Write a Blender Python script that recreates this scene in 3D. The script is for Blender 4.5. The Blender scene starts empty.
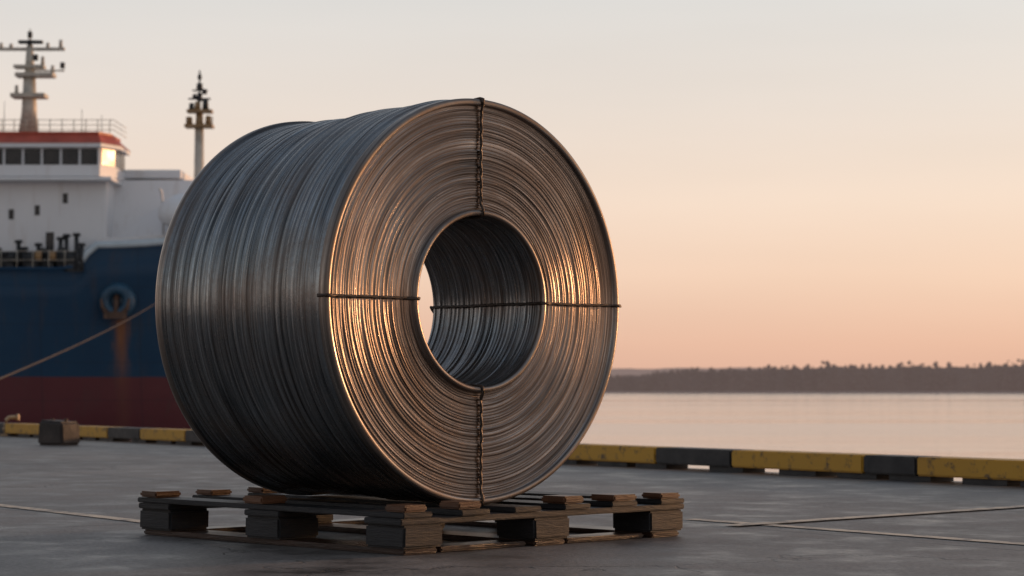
import bpy, bmesh, math, random
import numpy as np
from mathutils import Vector, Matrix, noise as mnoise
random.seed(7); rng=np.random.default_rng(7)
sc=bpy.context.scene
sc.view_settings.view_transform='Standard'
try: sc.view_settings.look='None'
except: pass
F=2200.0; H=0.70; HOR=388.0

# ------------------------------------------------------------------ helpers
def link(o,parent=None):
    sc.collection.objects.link(o)
    if parent: o.parent=parent
    return o
def empty(name,loc=(0,0,0),rotz=0):
    e=bpy.data.objects.new(name,None); e.location=loc; e.rotation_euler=(0,0,rotz); e.empty_display_size=.2
    return link(e)
def obj_bm(name,bm,mat,parent=None,smooth=False):
    me=bpy.data.meshes.new(name); bm.to_mesh(me); bm.free()
    if smooth:
        for p in me.polygons: p.use_smooth=True
    o=bpy.data.objects.new(name,me)
    if mat:
        for m in (mat if isinstance(mat,(list,tuple)) else [mat]): me.materials.append(m)
    return link(o,parent)
def bm_box(bm,x0,x1,y0,y1,z0,z1,mi=0):
    vs=[bm.verts.new(p) for p in [(x0,y0,z0),(x1,y0,z0),(x1,y1,z0),(x0,y1,z0),(x0,y0,z1),(x1,y0,z1),(x1,y1,z1),(x0,y1,z1)]]
    for f in [(0,3,2,1),(4,5,6,7),(0,1,5,4),(1,2,6,5),(2,3,7,6),(3,0,4,7)]:
        fc=bm.faces.new([vs[i] for i in f]); fc.material_index=mi
    return vs
def box(name,x0,x1,y0,y1,z0,z1,mat,parent=None,bev=0.0):
    bm=bmesh.new(); bm_box(bm,x0,x1,y0,y1,z0,z1)
    if bev>0: bmesh.ops.bevel(bm,geom=list(bm.edges),offset=bev,segments=2,affect='EDGES',profile=.6)
    return obj_bm(name,bm,mat,parent)
def bm_cyl(bm,p0,p1,r0,r1=None,seg=10,mi=0):
    if r1 is None: r1=r0
    p0=Vector(p0);p1=Vector(p1);d=(p1-p0).normalized()
    a=d.orthogonal().normalized(); b=d.cross(a)
    A=[];B=[]
    for i in range(seg):
        t=2*math.pi*i/seg; v=a*math.cos(t)+b*math.sin(t)
        A.append(bm.verts.new(p0+v*r0));B.append(bm.verts.new(p1+v*r1))
    for i in range(seg):
        f=bm.faces.new((A[i],A[(i+1)%seg],B[(i+1)%seg],B[i])); f.smooth=True; f.material_index=mi
    f=bm.faces.new(A[::-1]);f.material_index=mi; f=bm.faces.new(B); f.material_index=mi
def tube(bm,pts,r,seg=8,mi=0):
    pts=[Vector(p) for p in pts]; rings=[]
    up=Vector((0,0,1))
    for i,p in enumerate(pts):
        d=(pts[min(i+1,len(pts)-1)]-pts[max(i-1,0)]).normalized()
        a=d.cross(up); 
        if a.length<.1: a=d.cross(Vector((1,0,0)))
        a.normalize(); b=d.cross(a)
        rr=r(i/(len(pts)-1)) if callable(r) else r
        rings.append([bm.verts.new(p+(a*math.cos(2*math.pi*k/seg)+b*math.sin(2*math.pi*k/seg))*rr) for k in range(seg)])
    for A,B in zip(rings[:-1],rings[1:]):
        for k in range(seg):
            f=bm.faces.new((A[k],A[(k+1)%seg],B[(k+1)%seg],B[k])); f.smooth=True; f.material_index=mi
    bm.faces.new(rings[0][::-1]); bm.faces.new(rings[-1])

class NT:
    def __init__(s,name):
        s.m=bpy.data.materials.new(name); s.m.use_nodes=True; s.t=s.m.node_tree
        s.b=s.t.nodes['Principled BSDF']; s.out=s.t.nodes['Material Output']
    def n(s,typ,**kw):
        nd=s.t.nodes.new(typ)
        for k,v in kw.items(): setattr(nd,k,v)
        return nd
    def l(s,a,b): s.t.links.new(a,b)
    def coord(s,kind='Object',scale=(1,1,1),rot=(0,0,0),loc=(0,0,0)):
        tc=s.n('ShaderNodeTexCoord'); mp=s.n('ShaderNodeMapping')
        mp.inputs['Scale'].default_value=scale; mp.inputs['Rotation'].default_value=rot; mp.inputs['Location'].default_value=loc
        s.l(tc.outputs[kind],mp.inputs[0]); return mp.outputs[0]
    def noise(s,co,scale=5,detail=5,rough=.55,dist=0):
        nd=s.n('ShaderNodeTexNoise'); nd.inputs['Scale'].default_value=scale; nd.inputs['Detail'].default_value=detail
        nd.inputs['Roughness'].default_value=rough; nd.inputs['Distortion'].default_value=dist
        s.l(co,nd.inputs['Vector']); return nd.outputs['Fac']
    def ramp(s,fac,stops):
        nd=s.n('ShaderNodeValToRGB'); el=nd.color_ramp.elements
        while len(el)<len(stops): el.new(.5)
        for e,(p,c) in zip(el,stops):
            e.position=p
            e.color=(c,c,c,1) if isinstance(c,(int,float)) else (*c,1)
        s.l(fac,nd.inputs[0]); return nd.outputs[0]
    def mix(s,fac,a,b,mode='MIX'):
        nd=s.n('ShaderNodeMix',data_type='RGBA',blend_type=mode)
        for v,i in ((fac,0),(a,6),(b,7)):
            if isinstance(v,(int,float)): nd.inputs[i].default_value=v if i==0 else (v,v,v,1)
            elif isinstance(v,tuple): nd.inputs[i].default_value=(*v,1)
            else: s.l(v,nd.inputs[i])
        return nd.outputs[2]
    def math(s,op,a,b=None,c=None,clamp=False):
        nd=s.n('ShaderNodeMath',operation=op); nd.use_clamp=clamp
        for i,v in enumerate((a,b,c)):
            if v is None: continue
            if isinstance(v,(int,float)): nd.inputs[i].default_value=v
            else: s.l(v,nd.inputs[i])
        return nd.outputs[0]
    def bump(s,h,strength=.3,dist=.01,normal=None):
        nd=s.n('ShaderNodeBump'); nd.inputs['Strength'].default_value=strength; nd.inputs['Distance'].default_value=dist
        s.l(h,nd.inputs['Height'])
        if normal is not None: s.l(normal,nd.inputs['Normal'])
        s.l(nd.outputs[0],s.b.inputs['Normal']); return nd.outputs[0]
    def set(s,k,v):
        if isinstance(v,(int,float)): s.b.inputs[k].default_value=v
        elif isinstance(v,tuple): s.b.inputs[k].default_value=(*v,1)
        else: s.l(v,s.b.inputs[k])

def simple(name,col,rough=.5,metal=0,var=.25,scale=3,bump=0,kind='Object'):
    m=NT(name); co=m.coord(kind)
    n1=m.noise(co,scale,6,.6)
    f=m.ramp(n1,[(.3,1-var),(.7,1+var*.3)])
    m.set('Base Color',m.mix(1.0,col,f,'MULTIPLY')); 
    m.set('Roughness',m.ramp(n1,[(.3,min(1,rough+.1)),(.7,max(0,rough-.08))])); m.set('Metallic',metal)
    if bump: m.bump(m.noise(co,scale*8,4),bump,.01)
    return m.m

# ------------------------------------------------------------------ camera
cam=bpy.data.cameras.new('camera'); co=bpy.data.objects.new('camera',cam); link(co)
cam.sensor_width=36; cam.lens=36*F/1024; cam.clip_end=20000; cam.clip_start=.1
co.location=(0,0,H); co.rotation_euler=(math.radians(90)+math.atan((HOR-288)/F),0,0)
cam.dof.use_dof=True; cam.dof.focus_distance=9.6; cam.dof.aperture_fstop=4.5
sc.camera=co

# ------------------------------------------------------------------ world
SAZ=math.radians(55); SEL=math.radians(5)
w=bpy.data.worlds.new("World"); sc.world=w; w.use_nodes=True
t=w.node_tree; nodes=t.nodes; nodes.clear()
def N(typ,**k):
    nd=nodes.new(typ)
    for a,b in k.items(): setattr(nd,a,b)
    return nd
tc=N('ShaderNodeTexCoord'); nrm=N('ShaderNodeVectorMath',operation='NORMALIZE'); t.links.new(tc.outputs['Generated'],nrm.inputs[0])
sep=N('ShaderNodeSeparateXYZ'); t.links.new(nrm.outputs[0],sep.inputs[0])
def wramp(src,stops):
    r=N('ShaderNodeValToRGB'); el=r.color_ramp.elements
    while len(el)<len(stops): el.new(.5)
    for e,(p,c) in zip(el,stops): e.position=p; e.color=(*c,1)
    t.links.new(src,r.inputs[0]); return r.outputs[0]
warm=wramp(sep.outputs[2],[(0,(.72,.43,.325)),(.02,(.80,.50,.375)),(.05,(.87,.62,.485)),(.085,(.87,.69,.575)),(.13,(.80,.705,.64)),(.18,(.72,.70,.68)),(.30,(.53,.54,.56)),(.6,(.28,.32,.38)),(1,(.19,.24,.32))])
cool=wramp(sep.outputs[2],[(0,(.60,.46,.40)),(.06,(.60,.49,.44)),(.165,(.52,.49,.48)),(.30,(.38,.41,.44)),(.6,(.23,.27,.34)),(1,(.19,.24,.32))])
dt=N('ShaderNodeVectorMath',operation='DOT_PRODUCT'); t.links.new(nrm.outputs[0],dt.inputs[0])
sd=Vector((math.sin(SAZ)*math.cos(SEL),math.cos(SAZ)*math.cos(SEL),math.sin(SEL)))
dt.inputs[1].default_value=sd
mr=N('ShaderNodeMapRange',interpolation_type='SMOOTHSTEP'); mr.inputs[1].default_value=-.85; mr.inputs[2].default_value=.30
t.links.new(dt.outputs['Value'],mr.inputs[0])
mx=N('ShaderNodeMix',data_type='RGBA'); t.links.new(mr.outputs[0],mx.inputs[0]); t.links.new(cool,mx.inputs[6]); t.links.new(warm,mx.inputs[7])
cl=N('ShaderNodeMath',operation='MAXIMUM'); t.links.new(dt.outputs['Value'],cl.inputs[0]); cl.inputs[1].default_value=0
pw=N('ShaderNodeMath',operation='POWER'); t.links.new(cl.outputs[0],pw.inputs[0]); pw.inputs[1].default_value=45
gl=N('ShaderNodeMix',data_type='RGBA',blend_type='ADD'); gl.inputs[7].default_value=(4.0,1.9,.8,1)
t.links.new(pw.outputs[0],gl.inputs[0]); t.links.new(mx.outputs[2],gl.inputs[6])
sky=N('ShaderNodeTexSky',sky_type='NISHITA'); sky.sun_disc=False; sky.sun_elevation=SEL; sky.sun_rotation=SAZ; sky.dust_density=2
mp=N('ShaderNodeMapping'); mp.inputs['Scale'].default_value=(1.2,1.2,9); t.links.new(nrm.outputs[0],mp.inputs[0])
nz=N('ShaderNodeTexNoise'); nz.inputs['Scale'].default_value=2.2; nz.inputs['Detail'].default_value=4; t.links.new(mp.outputs[0],nz.inputs['Vector'])
hz=N('ShaderNodeMapRange'); hz.inputs[1].default_value=.3; hz.inputs[2].default_value=.7; hz.inputs[3].default_value=.965; hz.inputs[4].default_value=1.03; t.links.new(nz.outputs['Fac'],hz.inputs[0])
mh=N('ShaderNodeVectorMath',operation='SCALE'); t.links.new(gl.outputs[2],mh.inputs[0]); t.links.new(hz.outputs[0],mh.inputs['Scale'])
b1=N('ShaderNodeBackground'); b1.inputs[1].default_value=.97; t.links.new(mh.outputs[0],b1.inputs[0])
b2=N('ShaderNodeBackground'); b2.inputs[1].default_value=.02; t.links.new(sky.outputs[0],b2.inputs[0])
ad=N('ShaderNodeAddShader'); t.links.new(b1.outputs[0],ad.inputs[0]); t.links.new(b2.outputs[0],ad.inputs[1])
wo=N('ShaderNodeOutputWorld'); t.links.new(ad.outputs[0],wo.inputs[0])

sun=bpy.data.lights.new('sun','SUN'); so=bpy.data.objects.new('sun',sun); link(so)
sun.energy=2.2; sun.color=(1,.53,.25); sun.angle=math.radians(2.5)
so.rotation_euler=(-sd).to_track_quat('-Z','Y').to_euler(); so.location=(20,5,10)

# ------------------------------------------------------------------ quay ground
P0=Vector((3.62,15.56,0)); D=Vector((-.555,.832,0)).normalized(); M=Vector((D.y,-D.x,0)) # M toward water
qrot=math.atan2(D.y,D.x)
def ground_mat():
    m=NT('concrete_quay'); c=m.coord('Object')
    big=m.noise(c,.35,4,.6,.4); mid=m.noise(c,2.2,6,.70); fine=m.noise(c,42,4,.75)
    base=m.ramp(big,[(.3,(.085,.076,.071)),(.5,(.140,.122,.111)),(.72,(.23,.197,.174))])
    base=m.mix(.9,base,m.ramp(mid,[(.32,.40),(.5,.9),(.68,1.3)]),'MULTIPLY')
    base=m.mix(.75,base,m.ramp(fine,[(.32,.40),(.68,1.55)]),'MULTIPLY')
    sep=m.n('ShaderNodeSeparateXYZ'); 
    wob=m.n('ShaderNodeTexNoise'); wob.inputs['Scale'].default_value=3; 
    m.l(c,wob.inputs['Vector']); m.l(c,sep.inputs[0])
    w=m.math('MULTIPLY',m.math('SUBTRACT',wob.outputs['Fac'],.5),.03)
    js=[]
    for k,(sp,off) in enumerate(((7.2,.4),(5.8,.9))):
        v=m.math('ADD',m.math('ADD',sep.outputs[k],off),w)
        fr=m.math('FRACT',m.math('DIVIDE',v,sp))
        d=m.math('MULTIPLY',m.math('MINIMUM',fr,m.math('SUBTRACT',1.0,fr)),sp)
        js.append(m.math('LESS_THAN',d,.010))
    j=m.math('MAXIMUM',js[0],js[1])
    vo=m.n('ShaderNodeTexVoronoi',feature='DISTANCE_TO_EDGE'); vo.inputs['Scale'].default_value=.45
    dv=m.n('ShaderNodeTexNoise'); dv.inputs['Scale'].default_value=2.5; dv.inputs['Detail'].default_value=5; m.l(c,dv.inputs['Vector'])
    vm=m.n('ShaderNodeVectorMath',operation='ADD'); sc_=m.n('ShaderNodeVectorMath',operation='SCALE'); sc_.inputs['Scale'].default_value=.9
    m.l(dv.outputs['Color'],sc_.inputs[0]); m.l(c,vm.inputs[0]); m.l(sc_.outputs[0],vm.inputs[1]); m.l(vm.outputs[0],vo.inputs['Vector'])
    crack=m.ramp(vo.outputs['Distance'],[(0,1.0),(.008,0.0)])
    crack=m.math('MULTIPLY',crack,m.ramp(big,[(.40,0.0),(.55,.9)]))
    dark=m.math('MAXIMUM',j,crack)
    m.set('Base Color',m.mix(dark,base,(.03,.028,.027)))
    m.set('Roughness',m.ramp(mid,[(.3,.26),(.5,.52),(.75,.72)])); m.set('Specular IOR Level',.45)
    h=m.math('SUBTRACT',m.math('ADD',m.math('MULTIPLY',mid,.7),m.math('MULTIPLY',fine,.45)),m.math('MULTIPLY',dark,.8))
    m.bump(h,.6,.015)
    return m.m
GM=ground_mat()
g=box('ground',-260,420,0,420,-6,0,GM); g.rotation_euler=(0,0,qrot); g.location=P0+M*.36

def water_mat():
    m=NT('water')
    n1=m.noise(m.coord('Object',scale=(.18,1,1)),.35,4,.65,.5); n2=m.noise(m.coord('Object',scale=(.25,1,1)),.05,4,.6)
    n3=m.noise(m.coord('Object',scale=(.10,1,1)),.010,3,.6)
    m.set('Base Color',(.30,.29,.285)); m.set('IOR',1.7); m.set('Specular IOR Level',1.0)
    m.set('Roughness',m.ramp(n3,[(.35,.05),(.65,.18)]))
    h=m.math('ADD',m.math('MULTIPLY',n1,.55),m.math('MULTIPLY',n2,1.1))
    m.bump(h,.36,.32)
    return m.m
bm=bmesh.new(); 
vs=[bm.verts.new(p) for p in ((-9000,-600,-2.5),(9000,-600,-2.5),(9000,14000,-2.5),(-9000,14000,-2.5))]; bm.faces.new(vs)
obj_bm('water',bm,water_mat())

# ------------------------------------------------------------------ kerb
yel=NT('kerb_yellow_paint'); c=yel.coord('Object'); nn=yel.noise(c,9,7,.7); n2=yel.noise(c,1.5,4)
yel.set('Base Color',yel.mix(yel.ramp(nn,[(.54,0.0),(.64,.85)]),yel.mix(n2,(.60,.32,.02),(.44,.22,.03)),(.06,.045,.035))); yel.set('Roughness',.55); yel.bump(nn,.3,.01)
blk=simple('kerb_black_paint',(.022,.022,.024),.55,0,.4,6,.2)
kerb=empty('quay_kerb',P0,qrot)
starts=[1.09,3.26]+[3.26+2.364*i for i in range(1,60)]+[1.09-2.364*i for i in range(1,14)]
lens={1.09:.58}
starts.sort()
cur=starts[0]-1.3
bmy=bmesh.new(); bmb=bmesh.new(); bmf=bmesh.new()
def seg_box(bm,a,b):
    bm_box(bm,a+.004,b-.004,-.30,0,.045,.185)
for st in starts:
    ln=lens.get(st,1.03)
    seg_box(bmy,cur,st); seg_box(bmb,st,st+ln)
    for x in (cur+.1,(cur+st)/2,st+.1): bm_box(bmf,x-.22,x+.22,-.27,-.03,0.002,.044)
    cur=st+ln
for bm,nm,mt in ((bmy,'yellow_sections',yel.m),(bmb,'black_sections',blk)):
    bmesh.ops.bevel(bm,geom=list(bm.edges),offset=.012,segments=2,affect='EDGES')
    obj_bm(nm,bm,mt,kerb)
obj_bm('feet',bmf,blk,kerb)

def line_mat():
    m=NT('worn_line_paint'); c=m.coord('Object'); n=m.noise(c,7,7,.75); n2=m.noise(c,.9,3)
    f=m.math('ADD',n,m.math('MULTIPLY',n2,.35))
    m.set('Base Color',m.mix(m.ramp(f,[(.64,0.0),(.80,1.0)]),(.64,.50,.36),(.16,.14,.125))); m.set('Roughness',.6)
    return m.m
LM=line_mat()
def gline(x0,y0,x1,y1,wd,ext0=0,ext1=0):
    def wp(x,y):
        Y=H*F/(y-HOR); return Vector(((x-512)/F*Y,Y,0))
    a=wp(x0,y0); b=wp(x1,y1); d=(b-a).normalized(); a-=d*ext0; b+=d*ext1
    n=Vector((-d.y,d.x,0))*wd/2
    bm=bmesh.new(); N_=40
    L=[];R=[]
    for i in range(N_+1):
        p=a.lerp(b,i/N_); p.z=.004
        L.append(bm.verts.new(p+n)); R.append(bm.verts.new(p-n))
    for i in range(N_): bm.faces.new((R[i],R[i+1],L[i+1],L[i]))
    o=obj_bm('painted_line',bm,LM)
    return o
gline(690,519,1024,544,.10,0.0,4)
o=gline(762,524,945,512,.11,.25,.9); o.location.z=.004
gline(0,505,140,521,.10,6,.2)

# ------------------------------------------------------------------ wire coil
PHI=math.radians(44.6)
R=.90; RI=.386; L=1.2; BD=.735
coil=empty('steel_wire_coil',(-.143,9.82,1.088),PHI)
prof=[]; ridx=0
def ridges(p0,p1,nrm_,wmin,wmax,amp,zone,n=6):
    global ridx
    p0=Vector(p0);p1=Vector(p1);Ln=(p1-p0).length; d=(p1-p0).normalized(); nr=Vector(nrm_)
    ws=[]
    while sum(ws)<Ln: ws.append(random.uniform(wmin,wmax) if random.random()<.75 else random.uniform(wmin*.6,wmin*1.2))
    k=Ln/sum(ws); s=0
    for w_ in ws:
        w_*=k; a=min(amp,w_*.42)*random.uniform(.5,1.15); off=random.uniform(-1,1)*amp*.5
        for i in range(n):
            f=i/n; q=p0+d*(s+w_*f)+nr*(a*math.sin(math.pi*f)**.8+off)
            prof.append((q.x,q.y,zone,ridx))
        s+=w_; ridx+=1
ridges((RI,BD-.01),(RI,.02),(-1,0),.018,.034,.005,2,5)
for q in [(RI-.004,.006),(RI-.004,-.012),(RI+.004,-.018),(RI+.016,-.018),(RI+.022,-.010),(RI+.024,.002)]: prof.append((q[0],q[1],1,-1))
ridges((RI+.026,.006),(R-.026,.006),(0,-1),.010,.023,.0034,0,6)
for q in [(R-.024,.004),(R-.023,-.010),(R-.019,-.014),(R-.004,-.014),(R+.004,-.010),(R+.006,-.002),(R+.006,.030),(R+.002,.036)]: prof.append((q[0],q[1],1,-1))
ridges((R-.004,.038),(R-.004,L-.05),(1,0),.015,.046,.0056,3,6)
for q in [(R+.004,L-.045),(R+.006,L-.01),(R+.0,L+.006),(R-.02,L+.006)]: prof.append((q[0],q[1],1,-1))
ridges((R-.025,L),(R-.05,L),(0,1),.02,.03,.005,2,4)
ridges((R-.055,L-.01),(RI+.01,BD+.005),(.6,.8),.02,.03,.005,2,4)
prof_n=len(prof); SEG=288
bm=bmesh.new(); uvl=bm.loops.layers.uv.new('UVMap')
ph={}; grid=[]; slen=[0]
for a,b in zip(prof[:-1],prof[1:]): slen.append(slen[-1]+math.hypot(a[0]-b[0],a[1]-b[1]))
for i,(r,y,zn,rid) in enumerate(prof):
    if rid not in ph: ph[rid]=(random.uniform(0,50),random.uniform(.5,1.3))
    p_,am=ph[rid]; row=[]
    for j in range(SEG):
        th=-math.pi/2+2*math.pi*j/SEG
        n_=mnoise.noise(Vector((math.cos(th)*1.6+p_,math.sin(th)*1.6,p_*.37)))
        n3=mnoise.noise(Vector((math.cos(th)*5+p_*.5,math.sin(th)*5,p_)))
        dr=dy=0
        if zn==0: dy=(n_*.0030+n3*.0008)*am; dr=n3*.0018
        elif zn==3:
            und=.006*math.sin(y*5.2+.5)+.004*math.sin(y*17)
            step=-.010/(1+math.exp(-(y-.62)*40))
            dr=(n_*.0045+n3*.0014)*am+und+step; dy=n3*.0022
        elif zn==2: dr=n_*.003
        else: dr=n_*.0015
        rr=r+dr
        row.append(bm.verts.new((rr*math.cos(th),y+dy,rr*math.sin(th))))
    grid.append(row)
ZM={0:0,3:1,1:2,2:3}
for i in range(prof_n):
    i2=(i+1)%prof_n
    for j in range(SEG):
        j2=(j+1)%SEG
        f=bm.faces.new((grid[i][j],grid[i2][j],grid[i2][j2],grid[i][j2])); f.smooth=True
        f.material_index=ZM[prof[i][2]]
        e_=slen[i2] if i2 else slen[i]+.003
        uu=[(j/SEG,slen[i]),(j/SEG,e_),((j+1)/SEG,e_),((j+1)/SEG,slen[i])]
        for lp,uv in zip(f.loops,uu): lp[uvl].uv=uv
bmesh.ops.recalc_face_normals(bm,faces=list(bm.faces))
def steel(name,c1,c2,rust,rough,rustamt=.5,bump=.25,metal=.92,fs=220,fs2=60,aniso=0,rm=.55,lo=.32,hi=1.55):
    m=NT(name)
    uv=m.coord('UV',scale=(14,fs,1)); uv2=m.coord('UV',scale=(5,fs2,1)); ob=m.coord('Object')
    st=m.noise(uv,1,4,.65); st2=m.noise(uv2,1,3,.6); bl=m.noise(ob,2.3,6,.65,.3); fine=m.noise(ob,45,4,.7)
    col=m.mix(m.ramp(st,[(.35,0.0),(.65,1.0)]),c1,c2)
    col=m.mix(.9,col,m.ramp(st2,[(.34,lo),(.66,hi)]),'MULTIPLY')
    rf=m.math('MULTIPLY',m.ramp(m.math('ADD',m.math('MULTIPLY',bl,.7),m.math('MULTIPLY',fine,.3)),[(.42,0.0),(.62,1.0)]),rustamt)
    col=m.mix(rf,col,rust)
    m.set('Base Color',col); m.set('Metallic',m.mix(rf,metal,rm))
    m.set('Roughness',m.math('ADD',m.ramp(st2,[(.3,rough+.13),(.7,rough-.06)]),m.math('MULTIPLY',rf,.16)))
    m.bump(m.math('ADD',m.math('MULTIPLY',st,.8),m.math('MULTIPLY',fine,.2)),bump,.004)
    if aniso:
        tg=m.n('ShaderNodeTangent',direction_type='RADIAL',axis='Y'); m.l(tg.outputs[0],m.b.inputs['Tangent'])
        m.set('Anisotropic',aniso); m.set('Anisotropic Rotation',.25)
    return m.m
MF=steel('wire_face_steel',(.15,.122,.107),(.33,.277,.248),(.21,.130,.088),.28,.45,.38,aniso=.9,metal=1.0,rm=.85)
MS=steel('wire_side_steel',(.085,.094,.102),(.30,.315,.325),(.14,.092,.068),.18,.55,.60,aniso=.55,fs=170,fs2=38,lo=.22,hi=1.6)
MR=steel('rim_steel',(.17,.15,.14),(.28,.245,.22),(.16,.09,.055),.28,.5,.2)
MB=steel('bore_steel',(.15,.165,.18),(.34,.345,.35),(.20,.125,.085),.24,.60,.3,aniso=.5)
me=bpy.data.meshes.new('wound_wire'); bm.to_mesh(me); bm.free()
for m_ in (MF,MS,MR,MB): me.materials.append(m_)
link(bpy.data.objects.new('wound_wire',me),coil)
TM=steel('tie_wire',(.05,.042,.038),(.10,.082,.07),(.09,.05,.03),.45,.6,.3)
bm=bmesh.new()
for a in (0,90,180,270):
    t_=math.radians(a); cx,cz=math.cos(t_),math.sin(t_)
    def P(r,y): return (r*cx,y,r*cz)
    key=[(R+.008,.035),(R+.011,.0),(R+.006,-.018),(R-.02,-.019),(R-.05,-.007),(RI+.05,-.007),(RI+.02,-.022),(RI-.002,-.02),(RI-.010,.01),(RI-.010,BD),(R-.06,L+.02),(R-.03,L+.03)]
    dense=[]
    for (r0,y0),(r1,y1) in zip(key[:-1],key[1:]):
        n_=max(2,int(math.hypot(r1-r0,y1-y0)/.012))
        for i in range(n_): dense.append((r0+(r1-r0)*i/n_,y0+(y1-y0)*i/n_))
    tang=Vector((-cz,0,cx))
    for s_ in (0,1):
        pp=[]
        for i,q in enumerate(dense):
            sag=.003*mnoise.noise(Vector((i*.05,a,0)))
            pp.append(Vector(P(*q))+tang*(.0030*math.cos(i*.6+s_*math.pi)+sag)+Vector((0,-.002*math.sin(i*.6+s_*math.pi),0)))
        tube(bm,pp,.0056,6)
obj_bm('tie_wires',bm,TM,coil)

# ------------------------------------------------------------------ pallet
def wood(name,c1,c2,rough=.6):
    m=NT(name); ob=m.coord('Object',scale=(1,1,6)); g1=m.noise(m.coord('Object',scale=(4,4,30)),3,6,.65,.8); g2=m.noise(ob,2.5,6,.6)
    m.set('Base Color',m.mix(m.ramp(g2,[(.3,.0),(.7,1.0)]),m.mix(g1,c1,c2),tuple(x*.5 for x in c1))); m.set('Roughness',m.ramp(g2,[(.3,rough),(.7,rough-.15)]))
    m.set('Specular IOR Level',.3)
    m.bump(g1,.6,.006); return m.m
WD=wood('dark_weathered_wood',(.020,.020,.022),(.044,.042,.044))
WB=wood('worn_brown_wood',(.11,.050,.027),(.22,.105,.055),.5)
WR=wood('damp_brown_wood',(.040,.022,.016),(.085,.043,.026),.40)
pal=empty('wooden_pallet',(-.457,9.20,0),PHI)
A=1.89;B=1.785
def plank(name,x0,x1,y0,y1,z0,z1,mat,bev=.007):
    bm=bmesh.new(); bm_box(bm,x0,x1,y0,y1,z0,z1)
    bmesh.ops.bevel(bm,geom=list(bm.edges),offset=bev,segments=2,affect='EDGES')
    bmesh.ops.subdivide_edges(bm,edges=[e for e in bm.edges if e.calc_length()>.4],cuts=8,use_grid_fill=True)
    for v in bm.verts:
        n_=mnoise.noise_vector(v.co*6+Vector((x0*9,y0*7,z0*50)))
        v.co+=Vector((n_.x*.004,n_.y*.004,n_.z*.0010))
    obj_bm(name,bm,mat,pal)
BX=.235
for i,x in enumerate((0,(B-BX)/2,B-BX)):
    plank('bottom_board',x+.02,x+BX-.02,.01,A-.01,.002,.026,WR)
    for jn,y in enumerate((0,(A-.25)/2,A-.25)):
        plank('block',x+random.uniform(0,.01),x+BX,y,y+.25,.0275,.1255,WD,.010)
for y in (0.03,A-.19): plank('bottom_cross_board',BX+.01,(B-BX)/2-.01,y,y+.15,.003,.025,WR); plank('bottom_cross_board',(B+BX)/2+.01,B-BX-.01,y,y+.15,.003,.025,WR)
for y in (0,(A-.25)/2,A-.25): plank('stringer_board',-.005,B+.005,y+.0,y+.245,.1272,.1535,WD,.004)
nb=6
for i in range(nb):
    x=(B-.17)*i/(nb-1)
    plank('deck_board',x+random.uniform(-.006,.006),x+.17,-.008+random.uniform(-.012,.008),A+random.uniform(-.01,.02),.1552,.1785,WD,.004)
    for y in (.0,A-.13,A*.5 if i in(0,) else -1):
        if y<0 or (y==0 and .45<x<.80): continue
        plank('chock',x+.005,x+random.uniform(.13,.165),y+random.uniform(-.01,.01),y+random.uniform(.12,.16),.1808,.182+random.uniform(.022,.034),WB,.008)

# ------------------------------------------------------------------ quay bits on the left
def wpos(px,py):
    Y=H*F/(py-HOR); return Vector(((px-512)/F*Y,Y,0))
rub=simple('fender_block_timber',(.030,.020,.017),.6,0,.5,5,.4)
p=wpos(60,445); blkroot=empty('timber_fender_block',p,qrot+.35)
bm=bmesh.new(); bm_box(bm,-.23,.23,-.16,.16,0,.29); 
for v in bm.verts:
    if v.co.z>.1: v.co.x*=.9; v.co.z+= .02*(v.co.x>0)
bmesh.ops.bevel(bm,geom=list(bm.edges),offset=.03,segments=3,affect='EDGES')
obj_bm('body',bm,rub,blkroot)
bm=bmesh.new(); 
for x in (-.12,.12): bm_cyl(bm,(x,0,.25),(x,0,.325),.025)
obj_bm('bolts',bm,simple('rusty_bolt',(.09,.05,.03),.6,.4),blkroot)
def bollard(p,s,mat):
    e=empty('mooring_bollard',p,qrot)
    bm=bmesh.new()
    pr=[(.20,0.021),(.20,.03),(.13,.04),(.105,.10),(.10,.22),(.12,.28),(.17,.31),(.18,.34),(.16,.38),(.08,.40),(0.001,.402)]
    rings=[[bm.verts.new((r*s*math.cos(2*math.pi*k/20),r*s*math.sin(2*math.pi*k/20),z*s)) for k in range(20)] for r,z in pr]
    for a,b in zip(rings[:-1],rings[1:]):
        for k in range(20):
            f=bm.faces.new((a[k],a[(k+1)%20],b[(k+1)%20],b[k])); f.smooth=True
    obj_bm('post',bm,mat,e)
    bm=bmesh.new(); bm_box(bm,-.26*s,.26*s,-.22*s,.22*s,.0,.02*s)
    obj_bm('base_plate',bm,mat,e)
    return e
pm=simple('cream_paint',(.50,.33,.18),.5,0,.5,6)
pp_=wpos(13,436); vp=empty('vent_pipe',pp_,0)
bm=bmesh.new()
pts=[(-.09,0,0),(-.09,0,.18),(-.08,0,.235),(-.045,0,.27),(.0,0,.275),(.08,0,.275)]
tube(bm,pts,.032,10); bm_cyl(bm,(-.09,0,0),(-.09,0,.03),.08,seg=14); bm_cyl(bm,(.07,0,.275),(.10,0,.275),.05,seg=12); bm_cyl(bm,(-.09,0,.09),(-.09,0,.12),.05,seg=12)
obj_bm('pipe',bm,pm,vp)

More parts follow.
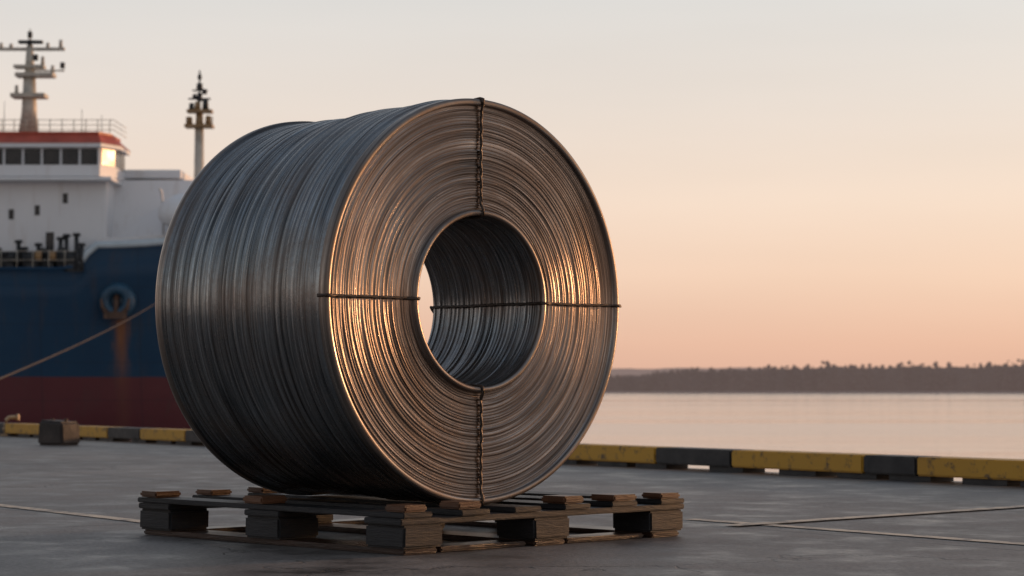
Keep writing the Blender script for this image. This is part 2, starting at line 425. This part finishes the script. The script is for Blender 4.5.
# ------------------------------------------------------------------ cargo ship
SY=120.0; DEP=[SY]
def dep(y): DEP[0]=y
def sx(px): return (px-512)*DEP[0]/F
def sz(py): return H+(HOR-py)*DEP[0]/F
ship=empty('cargo_ship',(0,0,0))
dep(121.5); XR=sx(118); ZR=sz(310); dep(SY)
def hull_mat():
    m=NT('hull_paint'); c=m.coord('Object'); sp=m.n('ShaderNodeSeparateXYZ'); m.l(c,sp.inputs[0])
    n=m.noise(c,.5,6,.6); streak=m.noise(m.coord('Object',scale=(1.6,1.6,.12)),1.2,6,.65)
    blue=m.mix(n,(.004,.029,.070),(.009,.047,.097)); red=m.mix(n,(.085,.020,.026),(.12,.032,.036))
    z=m.math('ADD',sp.outputs[2],m.math('MULTIPLY',m.math('SUBTRACT',n,.5),.10))
    col=m.mix(m.math('GREATER_THAN',z,1.32),red,blue)
    col=m.mix(m.ramp(streak,[(.52,0.0),(.72,.35)]),col,(.06,.045,.04))
    dx=m.math('ABSOLUTE',m.math('SUBTRACT',sp.outputs[0],XR))
    wn=m.noise(m.coord('Object',scale=(3,3,.35)),1.5,5,.7)
    a=m.math('SUBTRACT',1.0,m.math('DIVIDE',dx,m.math('MULTIPLY',wn,1.1)),clamp=True)
    zz=m.math('MULTIPLY',m.math('LESS_THAN',sp.outputs[2],ZR),m.ramp(m.math('DIVIDE',sp.outputs[2],6.0),[(.12,.15),(.7,1.0)]))
    rf=m.math('MULTIPLY',m.math('MULTIPLY',a,zz),1.3,clamp=True)
    col=m.mix(rf,col,m.mix(wn,(.15,.055,.025),(.24,.105,.05)))
    fx=m.math('FRACT',m.math('DIVIDE',sp.outputs[0],5.2)); fz=m.math('FRACT',m.math('DIVIDE',sp.outputs[2],2.1))
    seam=m.math('MAXIMUM',m.math('LESS_THAN',fx,.012),m.math('LESS_THAN',fz,.02))
    col=m.mix(m.math('MULTIPLY',seam,.35),col,(.01,.015,.025))
    m.set('Base Color',col); m.set('Roughness',.5); m.set('Specular IOR Level',.3); m.bump(n,.3,.15)
    return m.m
HM=hull_mat()
WHT=NT('ship_white_paint'); st=WHT.noise(WHT.coord('Object',scale=(1.5,1.5,.15)),1.3,6,.65); nn=WHT.noise(WHT.coord(),.6,4)
WHT.set('Base Color',WHT.mix(WHT.ramp(st,[(.55,0.0),(.8,.5)]),WHT.mix(nn,(.70,.71,.73),(.80,.80,.81)),(.45,.38,.33))); WHT.set('Roughness',.5); WHT=WHT.m
REDP=simple('ship_red_trim',(.50,.09,.05),.5,0,.3,1.5)
GLS=simple('bridge_glass',(.012,.014,.018),.25,0,.2,2)
DRK=simple('deck_machinery_dark',(.03,.032,.035),.6,0,.4,2)
CRM=simple('mast_cream_paint',(.55,.50,.42),.5,0,.35,2)
BRN=simple('mast_ochre_paint',(.33,.20,.09),.5,0,.35,2)
def sx0(px): return (px-512)*SY/F
def sz0(py): return H+(HOR-py)*SY/F
def top_z(x):
    def ss(a,b,v):
        v=max(0,min(1,(v-a)/(b-a))); return v*v*(3-2*v)
    return sz0(269)+(sz0(245)-sz0(269))*ss(sx0(68),sx0(92),x)+ (sz0(222)-sz0(245))*ss(sx0(88),sx0(330),x)
BW=9.0; XS0=-62.0
def halfw(x,z,zt):
    v=max(0,(z+4)/(zt+4))
    tip=-11.5+4.5*v**1.5
    s0=-34.0
    if x<=s0: w_=1
    else:
        u=min(1,(x-s0)/(tip-s0)); w_=(1-u**2.3)
    fl=.72+.28*v**.8
    bl=0 if x<=s0 else min(1,(x-s0)/10)
    w_*= (1-bl)+bl*fl
    if x<-54: 
        q=(-54-x)/8; w_*=math.sqrt(max(0,1-(.75*q)**2))
    return max(0,w_)*BW
bm=bmesh.new(); xs=[XS0+i*1.0 for i in range(int(-34-XS0)+1)]+[-34+i*.6 for i in range(1,47)]
nz_=14; CY=SY+BW
near=[];far=[]
for x in xs:
    zt=top_z(x); rn=[];rf=[]
    for i in range(nz_+1):
        z=-4+(zt+4)*i/nz_
        v=i/nz_; tip=-11.5+4.5*v**1.5
        xx=min(x,tip); h_=halfw(xx,z,zt)
        if v<.25: h_*=.85+.6*v
        rn.append(bm.verts.new((xx,CY-h_,z))); rf.append(bm.verts.new((xx,CY+h_,z)))
    near.append(rn);far.append(rf)
for side in (near,far):
    for a,b in zip(side[:-1],side[1:]):
        for i in range(nz_):
            try:
                f=bm.faces.new((a[i],b[i],b[i+1],a[i+1])); f.smooth=True
            except: pass
for i in range(nz_): bm.faces.new((near[0][i],near[0][i+1],far[0][i+1],far[0][i]))
for k in range(len(xs)-1):
    try: bm.faces.new((near[k][nz_-1],near[k+1][nz_-1],far[k+1][nz_-1],far[k][nz_-1]))
    except: pass
bmesh.ops.remove_doubles(bm,verts=list(bm.verts),dist=.001)
bmesh.ops.recalc_face_normals(bm,faces=list(bm.faces))
obj_bm('hull',bm,HM,ship)
def hull_y(x,z): return CY-halfw(x,z,top_z(x))
CAP=simple('bulwark_cap_paint',(.50,.58,.63),.5,0,.2,1)
bm=bmesh.new(); pts=[]
x=sx0(74)
while x<-8.6:
    z=top_z(x); pts.append((x,hull_y(x,z)+.02,z+.10)); x+=.5
tube(bm,pts,.20,8); obj_bm('bulwark_cap',bm,CAP,ship)
bm=bmesh.new(); pts=[(x_,SY+.0,top_z(x_)+.03) for x_ in np.linspace(XS0+8,sx0(72),40)]
tube(bm,pts,.09,6); obj_bm('sheer_rail',bm,HM,ship)
bm=bmesh.new()
X=np.linspace(sx0(84),sx0(240),24); a=[];b=[]
for x_ in X:
    z=top_z(x_); y=hull_y(x_,z)+.9; a.append(bm.verts.new((x_,y,z-1))); b.append(bm.verts.new((x_,y,z+.55)))
for i in range(23): bm.faces.new((a[i],a[i+1],b[i+1],b[i]))
obj_bm('forecastle_screen',bm,WHT,ship)

def sbox(name,px0,px1,py0,py1,y0,y1,mat,bev=0): dep(y0); return box(name,sx(px0),sx(px1),y0,y1,sz(py1),sz(py0),mat,ship,bev)
sbox('house_lower',-260,106,178.4,262,SY+2.5,SY+8,WHT,.15)
sbox('deck_edge',-262,110,176,179.5,SY+1.4,SY+8.4,WHT,.03)
def prism(name,poly,z0,z1,mat,z1poly=None):
    bm=bmesh.new(); a=[bm.verts.new((x,y,z0)) for x,y in poly]; b=[bm.verts.new((x,y,z1)) for x,y in (z1poly or poly)]
    n=len(poly)
    for i in range(n): bm.faces.new((a[i],a[(i+1)%n],b[(i+1)%n],b[i]))
    bm.faces.new(a[::-1]); bm.faces.new(b); bmesh.ops.recalc_face_normals(bm,faces=list(bm.faces)); return obj_bm(name,bm,mat,ship)
dep(SY+1.8)
def bp(off,xo=0): return [(sx(-240),SY+1.6-off),(sx(99)+off*.4,SY+1.6-off),(sx(111)+off,SY+3.0-off*.3),(sx(111)+off,SY+6),(sx(-240),SY+6)]
prism('bridge_base',bp(0),sz(176)+.01,sz(165),WHT)
prism('bridge_window_band',bp(-.06),sz(165)+.002,sz(147),WHT)
prism('bridge_brow',bp(.25),sz(147)+.002,sz(143),WHT)
prism('bridge_fascia',bp(.30),sz(143)+.002,sz(133),REDP,bp(-.35))
prism('bridge_roof',bp(-.3),sz(133)+.002,sz(130.5),REDP)
bm=bmesh.new(); bmfr=bmesh.new()
px=-14*19+5
while px<84:
    x0=sx(px);x1=sx(px+14.5); yy=SY+1.66
    bm_box(bm,x0,x1,yy-.02,yy+.1,sz(163.5),sz(149))
    for a0,a1,b0,b1 in ((x0-.05,x0,sz(164.2),sz(148.3)),(x1,x1+.05,sz(164.2),sz(148.3)),(x0,x1,sz(149),sz(148.3)),(x0,x1,sz(164.2),sz(163.5))):
        bm_box(bmfr,a0,a1,yy-.05,yy+.1,b0,b1)
    px+=19
c0=Vector((sx(99),SY+1.66,0)); c1=Vector((sx(111)-.06,SY+3.0,0)); dd=(c1-c0); nn_=Vector((dd.y,-dd.x,0)).normalized()
q0=c0+dd*.08+nn_*.03;q1=c0+dd*.94+nn_*.03
vs=[bm.verts.new((q.x,q.y,z)) for q,z in ((q0,sz(164)),(q1,sz(164)),(q1,sz(148)),(q0,sz(148)))]; bm.faces.new(vs)
for ya,yb in ((3.08,4.4),(4.5,5.9)): bm_box(bm,sx(111)-.10,sx(111)-.03,SY+ya,SY+yb,sz(164),sz(148))
obj_bm('bridge_windows',bm,GLS,ship); obj_bm('bridge_window_frames',bmfr,DRK,ship)
bm=bmesh.new(); dep(SY+2.5)
for (wx,wy) in ((10,214),(64,198),(36,210),(-30,214),(-70,214),(-110,214),(-150,214)):
    bm_box(bm,sx(wx-2.5),sx(wx+2.5),SY+2.47,SY+2.6,sz(wy+5),sz(wy-5))
bm_box(bm,sx(45),sx(53),SY+2.46,SY+2.6,sz(258),sz(232))
obj_bm('house_windows',bm,GLS,ship)
bm=bmesh.new(); dep(SY+2)
for zz in (119,124,129): bm_cyl(bm,(sx(-240),SY+2,sz(zz)),(sx(112),SY+2,sz(zz)),.022,seg=5); bm_cyl(bm,(sx(112),SY+2,sz(zz)),(sx(112),SY+6,sz(zz)),.022,seg=5)
px=-240
while px<=112: bm_cyl(bm,(sx(px),SY+2,sz(132)),(sx(px),SY+2,sz(118)),.028,seg=5); px+=12
dep(SY+.4); px=-240
while px<74: bm_cyl(bm,(sx(px),SY+.4,sz(269)),(sx(px),SY+.4,sz(250)),.022,seg=5); px+=16
for zz in (251,260): bm_cyl(bm,(sx(-240),SY+.4,sz(zz)),(sx(74),SY+.4,sz(zz)),.016,seg=5)
obj_bm('railings',bm,CRM,ship)
bm=bmesh.new(); bmd=bmesh.new(); my=SY+4.5; dep(my); mx_=sx(27)
bm_cyl(bm,(mx_,my,sz(136)),(mx_,my,sz(75)),.50,.34,12); bm_cyl(bm,(mx_,my,sz(75)),(mx_,my,sz(44)),.30,.18,10); bm_cyl(bm,(mx_,my,sz(44)),(mx_,my,sz(27)),.07,.04,6)
bm_box(bm,sx(10),sx(44),my-.6,my+.6,sz(97),sz(93)); bm_box(bm,sx(14),sx(52),my-.5,my+.5,sz(76),sz(72)); 
bm_box(bm,sx(-4),sx(62),my-.12,my+.12,sz(49),sz(46)); bm_box(bm,sx(12),sx(42),my-.4,my+.4,sz(67),sz(64))
for px,py,h_ in ((-2,46,5),(8,46,4),(45,46,5),(58,46,8),(40,64,9),(50,72,8),(14,93,9)):
    bm_cyl(bm,(sx(px),my,sz(py)),(sx(px),my,sz(py-h_)),.12,.09,8)
for px in (18,36): bm_cyl(bm,(sx(px),my-.3,sz(136)),(sx(px*.4+27*.6),my,sz(92)),.08,seg=6)
bm_box(bmd,sx(16),sx(40),my-.25,my+.15,sz(42),sz(39)); bm_cyl(bmd,(mx_,my,sz(46)),(mx_,my,sz(38)),.16,.12,8)
for px,py in ((60,64),(27,33),(33,56)): bm_cyl(bmd,(sx(px),my,sz(py+3)),(sx(px),my,sz(py-3)),.14,.14,8)
bm_box(bm,sx(27),sx(62),my-.06,my+.06,sz(70),sz(68.5))
obj_bm('radar_mast',bm,CRM,ship); obj_bm('radar_mast_equipment',bmd,DRK,ship)
bm=bmesh.new(); dep(SY+4)
for px,y1 in ((-30,60),(80,108),(100,114),(2,100)): bm_cyl(bm,(sx(px),SY+4,sz(134)),(sx(px),SY+4,sz(y1)),.025,.012,5)
obj_bm('whip_antennas',bm,DRK,ship)
bm=bmesh.new(); bmd=bmesh.new(); fy=SY+7; dep(fy); fx_=sx(198)
bm_cyl(bm,(fx_,fy,sz(240)),(fx_,fy,sz(128)),.34,.26,12)
bm_cyl(bm,(fx_,fy,sz(128)),(fx_,fy,sz(112)),.24,.20,10,mi=1)
bm_box(bm,sx(184),sx(212),fy-.5,fy+.5,sz(127),sz(124),1); bm_box(bm,sx(186),sx(211),fy-.4,fy+.4,sz(112),sz(109),1)
for px,py,h_ in ((188,124,8),(207,124,9),(196,109,8)): bm_cyl(bm,(sx(px),fy,sz(py)),(sx(px),fy,sz(py-h_)),.2,.16,8,mi=1)
for px,py,h_,r_ in ((190,109,7,.16),(204,109,10,.2),(198,100,8,.18),(193,98,5,.14),(203,93,5,.15),(198,88,6,.2),(198,78,5,.13)): bm_cyl(bmd,(sx(px),fy,sz(py)),(sx(px),fy,sz(py-h_)),r_,r_*.8,8)
bm_cyl(bmd,(fx_,fy,sz(112)),(fx_,fy,sz(69)),.07,.05,6); bm_box(bmd,sx(187),sx(209),fy-.1,fy+.1,sz(98.5),sz(97)); bm_box(bmd,sx(191),sx(206),fy-.1,fy+.1,sz(90),sz(88.7))
for s_ in (-1,1): bm_cyl(bm,(fx_+s_*.75,fy,sz(126)),(fx_+s_*.75,fy,sz(116)),.03,seg=5,mi=1)
obj_bm('foremast',bm,[CRM,BRN],ship); obj_bm('foremast_lights',bmd,DRK,ship)
dep(SY+4)
prism('forward_deckhouse',[(sx(105),SY+4),(sx(194),SY+3),(sx(220),SY+6),(sx(220),SY+13),(sx(105),SY+13)],sz(245),sz(178),WHT,[(sx(105),SY+5),(sx(190),SY+5),(sx(210),SY+7),(sx(210),SY+12),(sx(105),SY+12)])
dep(SY+5.5)
box('deckhouse_top',sx(105),sx(180),SY+5.5,SY+12,sz(178)+.002,sz(169),WHT,ship,.12)
bm=bmesh.new(); bmesh.ops.create_uvsphere(bm,u_segments=24,v_segments=12,radius=1); dep(SY+2.6)
for v in bm.verts: v.co=Vector((v.co.x*1.5+sx(184),v.co.y*1.1+SY+2.6,v.co.z*(1.15 if v.co.z>0 else .9)+sz(214)))
obj_bm('lifeboat_canopy',bm,WHT,ship,True)
bm=bmesh.new(); dep(SY+3)
for px in (162,206):
    tube(bm,[(sx(px),SY+3.3,sz(240)),(sx(px),SY+3.0,sz(205)),(sx(px),SY+2.4,sz(192)),(sx(px),SY+1.5,sz(190))],.07,6)
obj_bm('lifeboat_davits',bm,WHT,ship)
bm=bmesh.new(); random.seed(3); dep(SY+1)
for px in (-200,-150,-90,-40,8,28,52,68):
    x_=sx(px); y_=SY+1.2; z_=sz(268)
    bm_cyl(bm,(x_-.5,y_,z_+.55),(x_+.5,y_,z_+.55),.38,seg=12); bm_cyl(bm,(x_-.62,y_,z_+.55),(x_-.5,y_,z_+.55),.6,seg=14); bm_cyl(bm,(x_+.5,y_,z_+.55),(x_+.62,y_,z_+.55),.6,seg=14)
    bm_box(bm,x_-.8,x_+.8,y_-.4,y_+.4,z_-.2,z_+.3)
for px,hh in ((18,27),(24,20),(38,24),(60,30),(66,33),(76,34),(81,24),(4,15),(46,15)):
    bm_cyl(bm,(sx(px),SY+.9,sz(270)),(sx(px),SY+.9,sz(270-hh)),.15,.12,8); 
    bm_cyl(bm,(sx(px),SY+.9,sz(270-hh)),(sx(px),SY+.9,sz(270-hh-3)),.24,.2,8)
obj_bm('deck_winches_and_bitts',bm,DRK,ship)
bm=bmesh.new()
for px in (36,50): bm_cyl(bm,(sx(px),SY+.7,sz(256)),(sx(px)+.35,SY+.7,sz(256)),.28,seg=12)
obj_bm('hose_reels',bm,BRN,ship)
dep(122); hx=sx(117); hz_=sz(301); hy=hull_y(hx,hz_)
def torus(bm,c,Rm,rm,sq=1.0,mi=0,n=24,k=10):
    rs=[]
    for i in range(n):
        a=2*math.pi*i/n
        rs.append([bm.verts.new((c[0]+(Rm+rm*math.cos(b))*math.cos(a),c[1]-rm*math.sin(b)*sq,c[2]+(Rm+rm*math.cos(b))*math.sin(a))) for b in [2*math.pi*j/k for j in range(k)]])
    for i in range(n):
        for j in range(k):
            f=bm.faces.new((rs[i][j],rs[(i+1)%n][j],rs[(i+1)%n][(j+1)%k],rs[i][(j+1)%k])); f.smooth=True; f.material_index=mi
bm=bmesh.new()
torus(bm,(hx,hy-.05,hz_),.68,.38,1.4)
bm_cyl(bm,(hx,hy+.8,hz_),(hx,hy-.1,hz_),.98,.80,20)
obj_bm('hawse_bolster',bm,simple('bolster_blue_paint',(.02,.075,.135),.42,0,.4,1.5),ship)
AM=simple('anchor_rusty',(.12,.065,.042),.6,.2,.5,3)
bm=bmesh.new()
bm_cyl(bm,(hx,hy-.2,hz_+.3),(hx,hy-.55,hz_-.75),.16,.14,8)
bm_box(bm,hx-.6,hx+.6,hy-.85,hy-.45,hz_-1.0,hz_-.62)
for s_ in (-1,1):
    tube(bm,[(hx+s_*.35,hy-.65,hz_-.85),(hx+s_*.68,hy-.75,hz_-.4),(hx+s_*.78,hy-.72,hz_+.1)],lambda t:.17-.11*t,8)
obj_bm('anchor',bm,AM,ship)

# ------------------------------------------------------------------ mooring rope
tq=21.96; B0=P0+D*tq+M*(-.35)
bollard(Vector((B0.x,B0.y,0)),1.35,simple('bollard_dark_iron',(.04,.035,.03),.5,.3))
dep(123); ex=sx(176); ez=sz(289); ey=hull_y(ex,ez)-.05
a=Vector((B0.x,B0.y,.42)); b=Vector((ex,ey,ez)); pts=[]
for i in range(60):
    t_=i/59; p=a.lerp(b,t_); p.z-=.55*4*t_*(1-t_)*.5; pts.append(p)
bm=bmesh.new(); tube(bm,pts,.022,6); obj_bm('mooring_rope',bm,simple('rope_fibre',(.05,.036,.033),.9,0,.3,8))
bm=bmesh.new(); torus(bm,(ex,ey+.05,ez),.28,.12); obj_bm('fairlead',bm,HM,ship)

# ------------------------------------------------------------------ far shore
def haze_glow(name,c1,c2,em=(0,0,0)):
    # em: constant material glow painted in to imitate distance haze (aerial perspective)
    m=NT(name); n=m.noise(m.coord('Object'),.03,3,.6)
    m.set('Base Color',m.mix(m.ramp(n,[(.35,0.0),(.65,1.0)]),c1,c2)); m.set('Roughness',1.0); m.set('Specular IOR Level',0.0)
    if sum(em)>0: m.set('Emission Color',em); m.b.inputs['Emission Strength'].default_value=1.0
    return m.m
ico=bmesh.new(); bmesh.ops.create_icosphere(ico,subdivisions=1,radius=1); iv=np.array([v.co[:] for v in ico.verts]); iff=np.array([[v.index for v in f.verts] for f in ico.faces]); ico.free()
def hfun(x):
    base=13.2+min(1,max(0,(x-70)/120))*5.6+ (2.2 if x>210 else 0)
    return base+2.8*mnoise.noise(Vector((x*.022,1.3,0)))+1.6*mnoise.noise(Vector((x*.07,8.3,0)))
FOL=haze_glow('foliage_haze_glow',(.075,.060,.052),(.105,.082,.070),(.098,.072,.066))  # foliage colours plus a painted-in glow for aerial perspective
def shore(name,Yd,x0,x1,mat):
    V=[];Fc=[];o=0; x=x0
    rg=np.random.default_rng(4)
    while x<x1:
        x+=rg.uniform(.9,2.6); h=hfun(x)*rg.uniform(.82,1.06)*(1.07 if rg.random()<.10 else 1); cw=rg.uniform(1.8,4.2); yy=Yd+rg.uniform(-4,20)
        for k in range(28):
            th=rg.uniform(0,2*math.pi); u=rg.uniform(-1,1); q=rg.uniform(.2,1)
            rad=cw*math.sqrt(max(0,1-u*u))*q
            r=rg.uniform(.5,1.4)
            cz_=-2.5+h*.5+u*(h*.5-r*.5)
            vv=iv*np.array([r*1.2,r*1.2,r*.9])*rg.uniform(.7,1.25,(len(iv),1))+np.array([x+rad*math.cos(th),yy+rad*math.sin(th),cz_])
            V.append(vv); Fc.append(iff+o); o+=len(iv)
    V=np.concatenate(V).tolist(); Fc=np.concatenate(Fc).tolist()
    me=bpy.data.meshes.new(name); me.from_pydata(V,[],Fc); me.materials.append(mat)
    for p in me.polygons: p.use_smooth=True
    link(bpy.data.objects.new(name,me))
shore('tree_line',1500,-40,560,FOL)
def hill(name,Yd,x0,x1,hf,mat,dep_=160):
    bm=bmesh.new(); a=[];b=[];c_=[]
    n=700
    for i in range(n+1):
        x=x0+(x1-x0)*i/n; h=hf(x)
        a.append(bm.verts.new((x,Yd,-2.6))); b.append(bm.verts.new((x,Yd+8,-2.5+h))); c_.append(bm.verts.new((x,Yd+dep_,-2.5+h*.8)))
    for i in range(n):
        bm.faces.new((a[i],a[i+1],b[i+1],b[i])); bm.faces.new((b[i],b[i+1],c_[i+1],c_[i]))
    obj_bm(name,bm,mat)
hill('far_shore',1470,-800,1500,lambda x:.9+.5*mnoise.noise(Vector((x*.05,0,0))),haze_glow('shore_scrub_haze_glow',(.10,.08,.07),(.13,.10,.09),(.11,.08,.074)),60)  # last colour is emission painted in for distance, not scrub tone
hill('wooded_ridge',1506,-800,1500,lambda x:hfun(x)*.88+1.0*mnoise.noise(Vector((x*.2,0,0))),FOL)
hill('distant_hills',3600,-2500,5200,lambda x:34+9*mnoise.noise(Vector((x*.0016,3,0)))+3.5*mnoise.noise(Vector((x*.012,3,0)))+1.2*mnoise.noise(Vector((x*.05,3,0))),haze_glow('distant_hills_haze_glow',(.10,.08,.07),(.12,.09,.08),(.22,.16,.145)),400)  # stronger emission painted in so the hills look farther off
